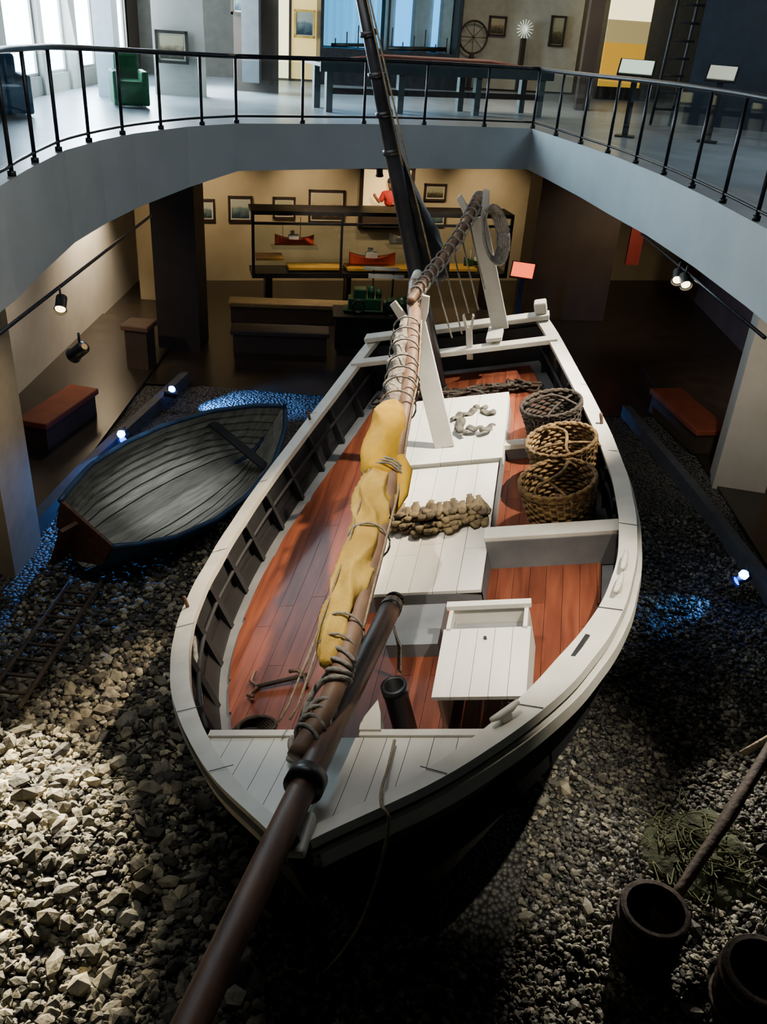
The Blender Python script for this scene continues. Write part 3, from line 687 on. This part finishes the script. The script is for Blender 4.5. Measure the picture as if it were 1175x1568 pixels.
dc=empty('model_boat_display_case',(-.45,19.9,0),th)
boxes('frame',[(-2.9,2.9,-.35,.35,.80,.90),(-2.9,2.9,-.35,.35,2.12,2.2),(-2.9,-2.84,-.35,-.29,.9,2.15),(2.84,2.9,-.35,-.29,.9,2.15),(-1.0,-.95,-.35,-.30,.9,2.15),(.95,1.0,-.35,-.30,.9,2.15),(-2.9,2.9,-.35,-.29,1.92,1.97)],M_black,dc)
boxes('plinth_legs',[(-2.6,-2.45,-.2,.2,.02,.8),(-.8,-.7,-.2,.2,.02,.8),(2.45,2.6,-.2,.2,.02,.8),(.8,.9,-.2,.2,.02,.8)],M_black,dc)
boxes('glass',[(-2.88,2.88,-.345,-.335,.9,1.92)],M_glass2,dc)
boxes('display_ledge',[(-2.8,-2.2,-.25,.25,1.15,1.2),(-2.1,-.9,-.25,.2,.95,1.0),(-.8,2.2,-.25,.25,.93,.98)],mat('ledge_ochre','#b8842e','#c8953a'),dc)
def model_boat(name,p,L,c1,c2,mast=True):
    e=empty(name,p,0,dc)
    V=[];F=[]
    for i in range(11):
        t=i/10; w=.13*L*(max(0,math.sin(math.pi*min(1,t*1.1+.02)))**.6 if t<.9 else .4*(1-t)*10*.3); x=-L/2+L*t; sh=.16*L+.12*L*(2*t-1)**2
        V+=[(x,-w,sh),(x,-w*.7,.05*L),(x,0,0),(x,w*.7,.05*L),(x,w,sh)]
    for i in range(10):
        for k in range(4): a=5*i+k; F.append((a,a+1,a+6,a+5))
        F.append((5*i+4,5*i,5*i+5,5*i+9))
    mob('hull',V,F,c1,e)
    boxes('cabin',[(-.15*L,.1*L,-.06*L,.06*L,.15*L,.27*L),(-.1*L,0,-.04*L,.04*L,.27*L,.36*L)],c2,e)
    if mast: multi('masts',[([(.15*L,0,.1*L),(.15*L,0,.7*L)],.008),([(-.3*L,0,.1*L),(-.3*L,0,.5*L)],.007)],c2,e)
R_=mat('model_red','#a8301c','#b8402a'); W_=mat('model_white','#c8c5ba','#d5d2c8'); G_=mat('model_green','#0f3520','#174a2a',rough=.3)
model_boat('model_boat_a',(-1.95,0,1.42),.85,R_,W_); box('shelf',(-1.95,0,1.39),(1.0,.4,.03),M_glass2,dc)
model_boat('model_boat_b',(-.2,0,1.0),1.05,R_,W_,False); model_boat('model_boat_c',(.62,.05,1.45),.9,W_,M_sail); box('shelf_b',(.62,0,1.42),(1.0,.4,.03),M_glass2,dc)
model_boat('model_boat_d',(2.3,0,1.0),.7,G_,W_); model_boat('model_boat_e',(1.2,0,1.0),.8,W_,R_)
en=empty('green_engine_model',(-.5,17.4,0),.1)
boxes('plinth',[(-.75,.75,-.35,.35,.02,.62),(-.8,.8,-.4,.4,.62,.68)],M_black,en)
boxes('body',[(-.5,.15,-.16,.16,.76,.98),(-.4,-.15,-.14,.14,.98,1.16),(.2,.5,-.12,.12,.74,.92),(-.6,.62,-.18,.18,.72,.76)],G_,en,bevel=.015)
multi('cylinders',[([(-.05,0,.98),(-.05,0,1.2)],.07),([(.1,0,.98),(.1,0,1.14)],.06),([(.35,-.2,.83),(.35,.2,.83)],.13),([(.6,-.1,.85),(.6,.1,.85)],.17)],G_,en,n=16)
multi('flywheels',[([(.35+.15*math.cos(a),-.22,.83+.15*math.sin(a)) for a in np.linspace(0,6.2832,20)],.02),([(-.3+.12*math.cos(a),-.2,.84+.12*math.sin(a)) for a in np.linspace(0,6.2832,20)],.02)],M_black,en,n=6)
boxes('white_model',[(-.1,.62,.3,.38,1.28,1.36),(-.2,.5,.28,.36,1.45,1.5)],W_,en)
multi('stand',[([(0,.33,.68),(0,.33,1.45)],.02),([(.4,.33,.68),(.4,.33,1.45)],.02)],M_black,en)
def lectern(p,rz,c,st,w=.5,hp=1.0,tilt=-.9):
    e=empty('information_lectern',p,rz)
    boxes('post',[(-.05,.05,-.03,.03,.02,hp),(-.16,.16,-.14,.14,.0,.03)],M_black,e)
    box('panel',(0,-.04,hp+.08),(w,.04,.36),M_black,e,rot=(tilt,0,0))
    box('lit_text_panel',(0,-.07,hp+.10),(w-.06,.02,.30),emis('lectern_'+c.strip('#'),c,st),e,rot=(tilt,0,0))
lectern((2.62,19.0,0),-.3,'#f05a2c',3.0,.52,1.25,-.5); lectern((3.75,16.8,4.3),-.3,'#cfe0c8',1.0,.6); lectern((5.2,16.8,4.3),-.4,'#b9b9a0',.5,.5)
def bench(p,s,rz,top=M_orange):
    e=empty('museum_bench',p,rz)
    box('seat',(0,0,s[2]-.04),(s[0],s[1],.1),top,e,bevel=.02)
    boxes('base',[(-s[0]/2+.05,s[0]/2-.05,-s[1]/2+.05,s[1]/2-.05,0,s[2]-.09)],M_dark,e)
bench((-2.25,16.6,.02),(1.9,.5,.45),.1,M_dark); bench((-5.05,12.3,.06),(.5,1.5,.42),-.2); bench((-4.6,15.2,.06),(.5,.5,.8),-.1,mat('box_wood','#4a3524','#5a4230')); bench((-5.0,9.9,.06),(.5,.8,.6),0)
bench((5.0,13.9,.06),(.6,1.8,.42),.2); bench((5.6,9.2,.06),(.6,1.6,.42),.15); bench((-2.3,18.5,.02),(2.6,.45,.42),.12,mat('bench_oak','#6b5a3a','#7b6845'))
kb=empty('pit_kerb')
def kerb(nm,P,h=.22):
    V=[];F=[]
    for (x,y) in P: V+=[(x,y,0),(x,y,h),(x-.14,y,h),(x-.14,y,0)]
    for i in range(len(P)-1):
        for k in range(4): a=4*i; F.append((a+k,a+(k+1)%4,a+4+(k+1)%4,a+4+k))
    F+=[(0,1,2,3),tuple(4*len(P)-4+k for k in (3,2,1,0))]
    mob(nm,V,F,mat('kerb_paint','#3a3c40','#4a4c50'),kb)
kerb('kerb_port',[(-4.3,9.2),(-4.15,11),(-3.9,12.6),(-3.6,14.6)]); kerb('kerb_starboard',[(4.95,6),(4.85,9),(4.6,11.5),(4.2,14.5)])
box('pit_floor_side',(-5.3,12,.0),(1.9,12,.12),M_floor); box('pit_floor_side',(6.2,10,.0),(2.4,14,.12),M_floor)

# ================================================================= UPPER LEVEL
M_win=emis('daylight_pane','#cfe8ff',22.0)
wl=[(15.7,16.9),(17.2,18.3),(18.9,20.0),(20.3,22.2)]
for i,(y0,y1) in enumerate(wl):
    e=empty('window_%d'%(i+1),(-6.6,(y0+y1)/2,5.9)); w=(y1-y0)/2
    boxes('pane',[(-.02,.02,-w,w,-1.25,1.7)],M_win,e)
    boxes('mullions',[(-.03,.06,-w-.06,-w,-1.3,1.75),(-.03,.06,w,w+.06,-1.3,1.75),(-.03,.06,-w,w,-1.3,-1.25)],M_wallL,e)
L=[(-6.7,-6.5,15.5,15.64,4.3,8)]
for (a,b),(c,d) in zip(wl,wl[1:]): L.append((-6.7,-6.45,b+.06,c-.06,4.3,8))
L.append((-6.7,-6.5,22.26,22.4,4.3,8)); L.append((-6.7,-6.5,15.5,22.4,4.3,4.6))
boxes('wall_left_window_piers',L,M_wallL)
box('column',(-5.5,17.6,6.1),(.35,.35,3.6),mat('white_column','#b8bec2','#c6ccd0'))
box('partition_wall',(-4.45,18.6,6.1),(.95,.15,3.6),M_wallL,rz=.1)
picture(-.4,.2,4.85,5.4,2,lambda x,y,z:Vector((-4.45+x,18.48+y+.1*x,z)),rz=.1)
box('partition_wall',(-3.3,20.5,6.1),(.9,.2,3.6),M_dark)
box('wall_cabinet',(-3.35,20.2,5.3),(.35,.3,1.6),mat('cabinet_grey','#55585c','#606468'))
picture(-.18,.16,5.7,6.2,0,lambda x,y,z:Vector((-3.6+x,20.37+y,z)),rz=0)
def couch(p,s,rz,m):
    e=empty('armchair',p,rz); box('seat',(0,0,.22),(s,.6,.38),m,e,bevel=.05); box('back',(0,.28,.5),(s,.16,.6),m,e,bevel=.05)
    boxes('arms',[(-s/2-.08,-s/2+.04,-.3,.3,.03,.55),(s/2-.04,s/2+.08,-.3,.3,.03,.55)],m,e,bevel=.03)
couch((-4.75,16.2,4.3),.42,.4,mat('green_fabric','#0f5a30','#18723f')); couch((-6.0,14.0,4.3),.6,.6,mat('blue_fabric','#1a4560','#245a78'))
def ubox(name,L,m,X):
    o=boxes(name,L,m); o.location=FU(fx(X),0,0); o.rotation_euler=(0,0,th); return o
dr=empty('door_1',FU(fx(-3.35),-.05,0),th)
boxes('lit_opening',[(-.32,.25,0,.04,4.35,6.6)],emis('lit_room_beyond','#dfd2a0',2.8),dr)
boxes('jambs',[(-.42,-.32,-.06,.05,4.3,6.65),(.25,.31,-.06,.05,4.3,6.65)],M_frame,dr)
ubox('wall_wash_glow',[(.32,.98,-.07,-.02,4.35,6.7)],emis('warm_wash_wall','#cdb069',1.4),-3.35)  # wall piece emits by itself to imitate warm light falling on it
picture(fx(-3.0),fx(-2.5),5.25,5.85,0,FU,-.1,.03,M_sail2)
bc=empty('ship_model_showcase',FU(fx(-.8),-.4,0),th)
boxes('frame',[(-1.72,1.75,-.3,.3,4.3,5.1),(-1.72,-1.64,-.3,.3,5.1,6.6),(1.67,1.75,-.3,.3,5.1,6.6),(-.1,-.04,-.3,-.25,5.1,6.6),(-1.72,1.75,-.3,.3,6.6,6.7)],M_metal,bc)
V=[];F=[]
for i in range(60):
    x=-1.6+1.45*i/59; V+=[(x,.2+.04*math.sin(i*.9),5.12),(x,.2+.04*math.sin(i*.9),6.6)]
for i in range(59): F.append((2*i,2*i+2,2*i+3,2*i+1))
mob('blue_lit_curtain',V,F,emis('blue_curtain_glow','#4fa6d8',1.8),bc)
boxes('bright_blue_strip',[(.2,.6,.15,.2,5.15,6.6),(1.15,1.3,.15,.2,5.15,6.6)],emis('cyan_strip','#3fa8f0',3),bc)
boxes('pale_backing',[(.6,1.15,.2,.24,5.1,6.6),(-.05,.2,.2,.24,5.1,6.6),(1.3,1.65,.2,.24,5.1,6.6)],mat('pale_backing','#8a9698','#9aa6a8'),bc)
boxes('case_glass',[(-1.64,1.67,-.3,-.29,5.1,6.6)],M_glass2,bc)
multi('ship_model_rigging',[([(-1.3+.28*i,0,5.12),(-1.3+.28*i,0,5.3+.15*(i%3))],.015) for i in range(11)]+[([(-1.4,0,5.15),(-.3,0,5.2)],.04),([(.0,0,5.15),(1.5,0,5.2)],.05)],M_frame,bc)
wh=empty('ships_wheel',FU(fx(1.35),-.25,5.5),th)
multi('rim_and_spokes',[([(.36*math.cos(a),0,.36*math.sin(a)) for a in np.linspace(0,6.2832,40)],.025)]+[([(0,0,0),(.36*math.cos(a),0,.36*math.sin(a))],.008) for a in np.linspace(0,6.2832,8,endpoint=False)],M_frame,wh,n=8)
boxes('stand',[(-.05,.05,-.05,.05,-1.2,-.36)],M_frame,wh)
ubox('pale_display_panel',[(0,3.2,-.06,-.01,4.35,6.7)],mat('pale_wall_panel','#8f8d80','#9b998c'),1.1)  # panel is simply coloured pale
picture(fx(1.75),fx(2.2),5.55,6.0,2,FU,-.08,.02); picture(fx(3.35),fx(3.75),5.4,6.1,1,FU,-.08,.02)
fl=empty('flower_decoration',FU(fx(2.66),-.2,5.75),th)  # flower of thin rays, each given slight emission
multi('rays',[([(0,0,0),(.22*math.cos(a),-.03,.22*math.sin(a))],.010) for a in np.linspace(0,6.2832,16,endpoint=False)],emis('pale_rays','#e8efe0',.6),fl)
box('stand',(0,0,-.8),(.12,.12,1.2),M_frame,fl)
bn=empty('exhibition_banner',FU(fx(5.0),-1.0,0),th)
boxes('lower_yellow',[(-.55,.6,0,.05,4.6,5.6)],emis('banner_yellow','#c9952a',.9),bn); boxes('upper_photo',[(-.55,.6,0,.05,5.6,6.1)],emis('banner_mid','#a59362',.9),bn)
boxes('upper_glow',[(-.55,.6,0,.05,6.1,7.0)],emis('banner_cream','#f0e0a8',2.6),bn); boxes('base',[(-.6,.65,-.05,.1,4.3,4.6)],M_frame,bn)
tb=empty('long_exhibit_table',(.35,18.7,4.3),.42)
boxes('top',[(-2.4,2.4,-.45,.45,.74,.80)],M_frame,tb); boxes('rim',[(-2.4,2.4,-.47,-.43,.66,.84)],mat('table_teal','#2a3a3c','#33464a'),tb)
boxes('legs',[(x-.06,x+.06,y-.06,y+.06,0,.74) for x in (-2.2,-.8,.8,2.2) for y in (-.35,.35)],mat('table_leg','#3d4848','#4a5656'),tb)
boxes('stretcher',[(-2.2,2.2,-.38,-.32,.3,.4)],M_frame,tb)
sweep('half_hull_model',[(-1.9,0,.83),(-1,0,.88),(1.2,0,.88),(2.0,0,.84)],[.03,.08,.08,.03],mat('model_dark_red','#5a1c14','#6a261c'),tb,n=10)
multi('wall_ladder',[([(4.75,19.2,4.3),(4.85,19.2,7.2)],.03),([(5.15,19.3,4.3),(5.25,19.3,7.2)],.03)]+[([(4.78+.03*k,19.2,4.6+.3*k),(5.18+.03*k,19.3,4.6+.3*k)],.022) for k in range(9)],M_rib)
box('partition_wall',(7.3,19.5,6.1),(3.6,.2,3.6),mat('dark_blue_panel','#141d26','#1b2732',rough=.4),rz=-.3)
box('column',(3.75,21.6,6.1),(.3,.3,3.6),M_dark)
ch=empty('chair_stack',(6.3,15.5,4.3),.3)
for k in range(4): multi('chair_%d'%k,[([(x+.5*k,y,0),(x+.5*k,y,.45)],.015) for x in(0,.35) for y in (0,.35)]+[([(x+.5*k,.35,.45),(x+.5*k,.4,.85)],.015) for x in (0,.35)]+[([(.5*k,y,.45),(.5*k+.35,y,.45)],.02) for y in(0,.12,.24,.35)],M_metal,ch)

# ================================================================= LIGHTS
def spotfix(name,p,target,color,energy,size=1.0,blend=.6,rad=.05,m=M_black):
    p=Vector(p); t=Vector(target); d=(t-p).normalized()
    L=bpy.data.lights.new(name+'_lamp','SPOT'); L.energy=energy; L.color=color; L.spot_size=size; L.spot_blend=blend; L.shadow_soft_size=rad
    e=empty(name,p)
    sweep('housing',[-d*.16,-d*.14,d*.0,d*.05],[.03,.06,.06,.075],m,e,n=16,cap=False)
    sweep('bracket',[-d*.08,-d*.08+Vector((0,0,.16))],.012,m,e,n=6)
    sweep('lens',[d*.02,d*.025],.055,emis(name+'_lens_'+str(len(bpy.data.materials)),'#%02x%02x%02x'%tuple(int(255*min(1,c)) for c in color),8),e,n=16)
    o=bpy.data.objects.new(name+'_lamp',L); COL.objects.link(o); o.rotation_euler=d.to_track_quat('-Z','Y').to_euler()
    o.parent=e; o.location=d*.09
    return o
WARM=(1,.80,.56); NEU=(1,.91,.76)
spotfix('ceiling_spotlight',(2.6,7.0,7.6),(.9,8.6,1.5),NEU,6800,.55,.9)
spotfix('ceiling_spotlight',(-1.2,4.0,7.6),(0.4,5.8,1.3),NEU,1500,.7,.9)
spotfix('ceiling_spotlight',(1.8,9.5,7.6),(-.9,6.6,1.0),WARM,5600,.44,.9)
spotfix('ceiling_spotlight',(3.2,10.5,7.6),(1.8,9.6,2.4),NEU,3600,.6,.9)
spotfix('ceiling_spotlight',(2.2,3.5,7.6),(1.3,5.4,1.7),NEU,2600,.48,.9)
spotfix('track_spotlight',(-3.62,9.2,3.0),(-2.75,4.4,.2),(1,.87,.62),16000,.42,1,.03)
spotfix('track_spotlight',(3.5,10.9,3.3),(3.5,4.4,.1),NEU,4200,.34,.9,.03)
spotfix('track_spotlight',(3.45,11.1,3.3),(2.0,4.3,.1),NEU,4500,.22,1,.03)
tr=empty('lighting_track'); multi('tracks',[([(-3.75,7.0,3.1),(-3.75,13.4,3.12)],.02),([(3.5,13.4,3.35),(3.62,8.5,3.42)],.02)],M_metal,tr)
spotfix('ceiling_spotlight',(-3.2,7.2,7.6),(-2.8,10.0,.5),(.9,.95,1),1500,.26,1)  # extra spot added to brighten the dinghy
BL=(.06,.3,1)
spotfix('blue_floor_spotlight',(-3.58,13.4,.30),(-2.6,13.85,.03),BL,1900,1.0,.8,.03)
spotfix('blue_floor_spotlight',(-3.87,11.6,.30),(-4.0,9.4,.1),BL,450,1.2,.8,.03)
spotfix('blue_floor_spotlight',(4.32,8.95,.30),(3.5,8.65,.0),BL,100,.9,.9,.03)
for p in ((-3.6,13.4,.38),(-3.9,11.6,.38),(4.36,8.95,.38)):
    lathe('blue_lamp_globe',[(0,-.06),(.042,-.042),(.06,0),(.042,.042),(0,.06)],emis('blue_glow_%d'%len(bpy.data.materials),'#4a7cff',60),n=16,loc=p)
spotfix('wall_wash_fill',(-5.55,17.6,3.35),(-6.3,17.4,2.2),WARM,1900,1.9,1,.08)
spotfix('wall_wash_fill',(-5.4,12.5,3.1),(-6.2,14.5,1.2),WARM,200,1.9,1,.08)
spotfix('column_fill',(-2.9,7.6,3.1),(-4.6,8.6,1.6),WARM,100,1.2,1,.08)  # spot added to lift the dark near-left column
spotfix('wall_wash_fill',(5.6,14.5,3.3),(7.2,15.5,1.5),WARM,400,2.0,1,.08)  # added warm fill for the right hall wall
spotfix('wall_wash_fill',(5.4,17.8,3.4),(4.6,20.0,1.0),WARM,220,1.8,1,.08)  # extra warm light added to raise the hall around the partition
spotfix('wall_wash_fill',(4.2,9.5,3.3),(5.4,12.0,1.4),NEU,220,1.2,1,.08)  # added light that brightens the right column
spotfix('floor_downlight',(-1.8,18.6,3.5),(-1.8,18.2,0),WARM,220,1.3,1,.08)
spotfix('floor_downlight',(-4.9,13.6,3.2),(-4.9,13.4,0),WARM,110,1.9,1,.08)
for i,x in enumerate((-4.3,-2.2,0,2.0)):
    spotfix('picture_spotlight',(x,20.6+.264*x,3.45),(x,22.3+.264*x,1.6),(1,.78,.50),300,1.4,1,.05)
spotfix('display_spotlight',(-1.6,18.4,3.5),(-1.5,19.8,1.1),WARM,460,1.2,1,.05)
spotfix('display_spotlight',(1.0,18.9,3.5),(1.0,20.2,1.1),WARM,460,1.2,1,.05)
spotfix('display_spotlight',(-.5,16.9,3.4),(-.4,17.4,.8),NEU,110,.6,1,.05)
def area(name,p,t,c,e,sx,sy):
    L=bpy.data.lights.new(name,'AREA'); L.shape='RECTANGLE'; L.size=sx; L.size_y=sy; L.energy=e; L.color=c
    o=bpy.data.objects.new(name,L); COL.objects.link(o); o.location=p; o.rotation_euler=(Vector(t)-Vector(p)).to_track_quat('-Z','Y').to_euler(); return o
area('window_daylight',(-6.35,18.5,6.2),(3,12,4.2),(.74,.92,1),3100,5.5,2.6)
area('upper_ceiling_light',(1.5,20.5,7.8),(1.5,21,4),(1,.86,.62),200,4,2)
area('upper_ceiling_light_east',(6.0,14,7.8),(5.5,14,4),(.8,.9,1),160,3,2)
area('upper_ceiling_light_west',(-1,8,7.85),(0,9,2),(.95,.97,1),230,5,6)
w=bpy.data.worlds.new('World'); bpy.context.scene.world=w; w.use_nodes=True
w.node_tree.nodes['Background'].inputs[0].default_value=(.5,.6,.8,1); w.node_tree.nodes['Background'].inputs[1].default_value=.03

# ================================================================= CAMERA
p=math.radians(29.7); s=.07; c=math.sqrt(1-s*s)
Fv=Vector((0,math.cos(p),-math.sin(p))); Uv=Vector((0,math.sin(p),math.cos(p))); Rv=Vector((1,0,0))
X=Rv*c+Uv*s; Yv=-Rv*s+Uv*c; Zv=-Fv
cam=bpy.data.cameras.new('camera'); cam.sensor_fit='VERTICAL'; cam.sensor_height=24; cam.lens=24*1350/1568; cam.clip_start=.05
co_=bpy.data.objects.new('camera',cam); COL.objects.link(co_)
co_.matrix_world=Matrix(((X.x,Yv.x,Zv.x,0),(X.y,Yv.y,Zv.y,0),(X.z,Yv.z,Zv.z,6),(0,0,0,1)))
bpy.context.scene.camera=co_
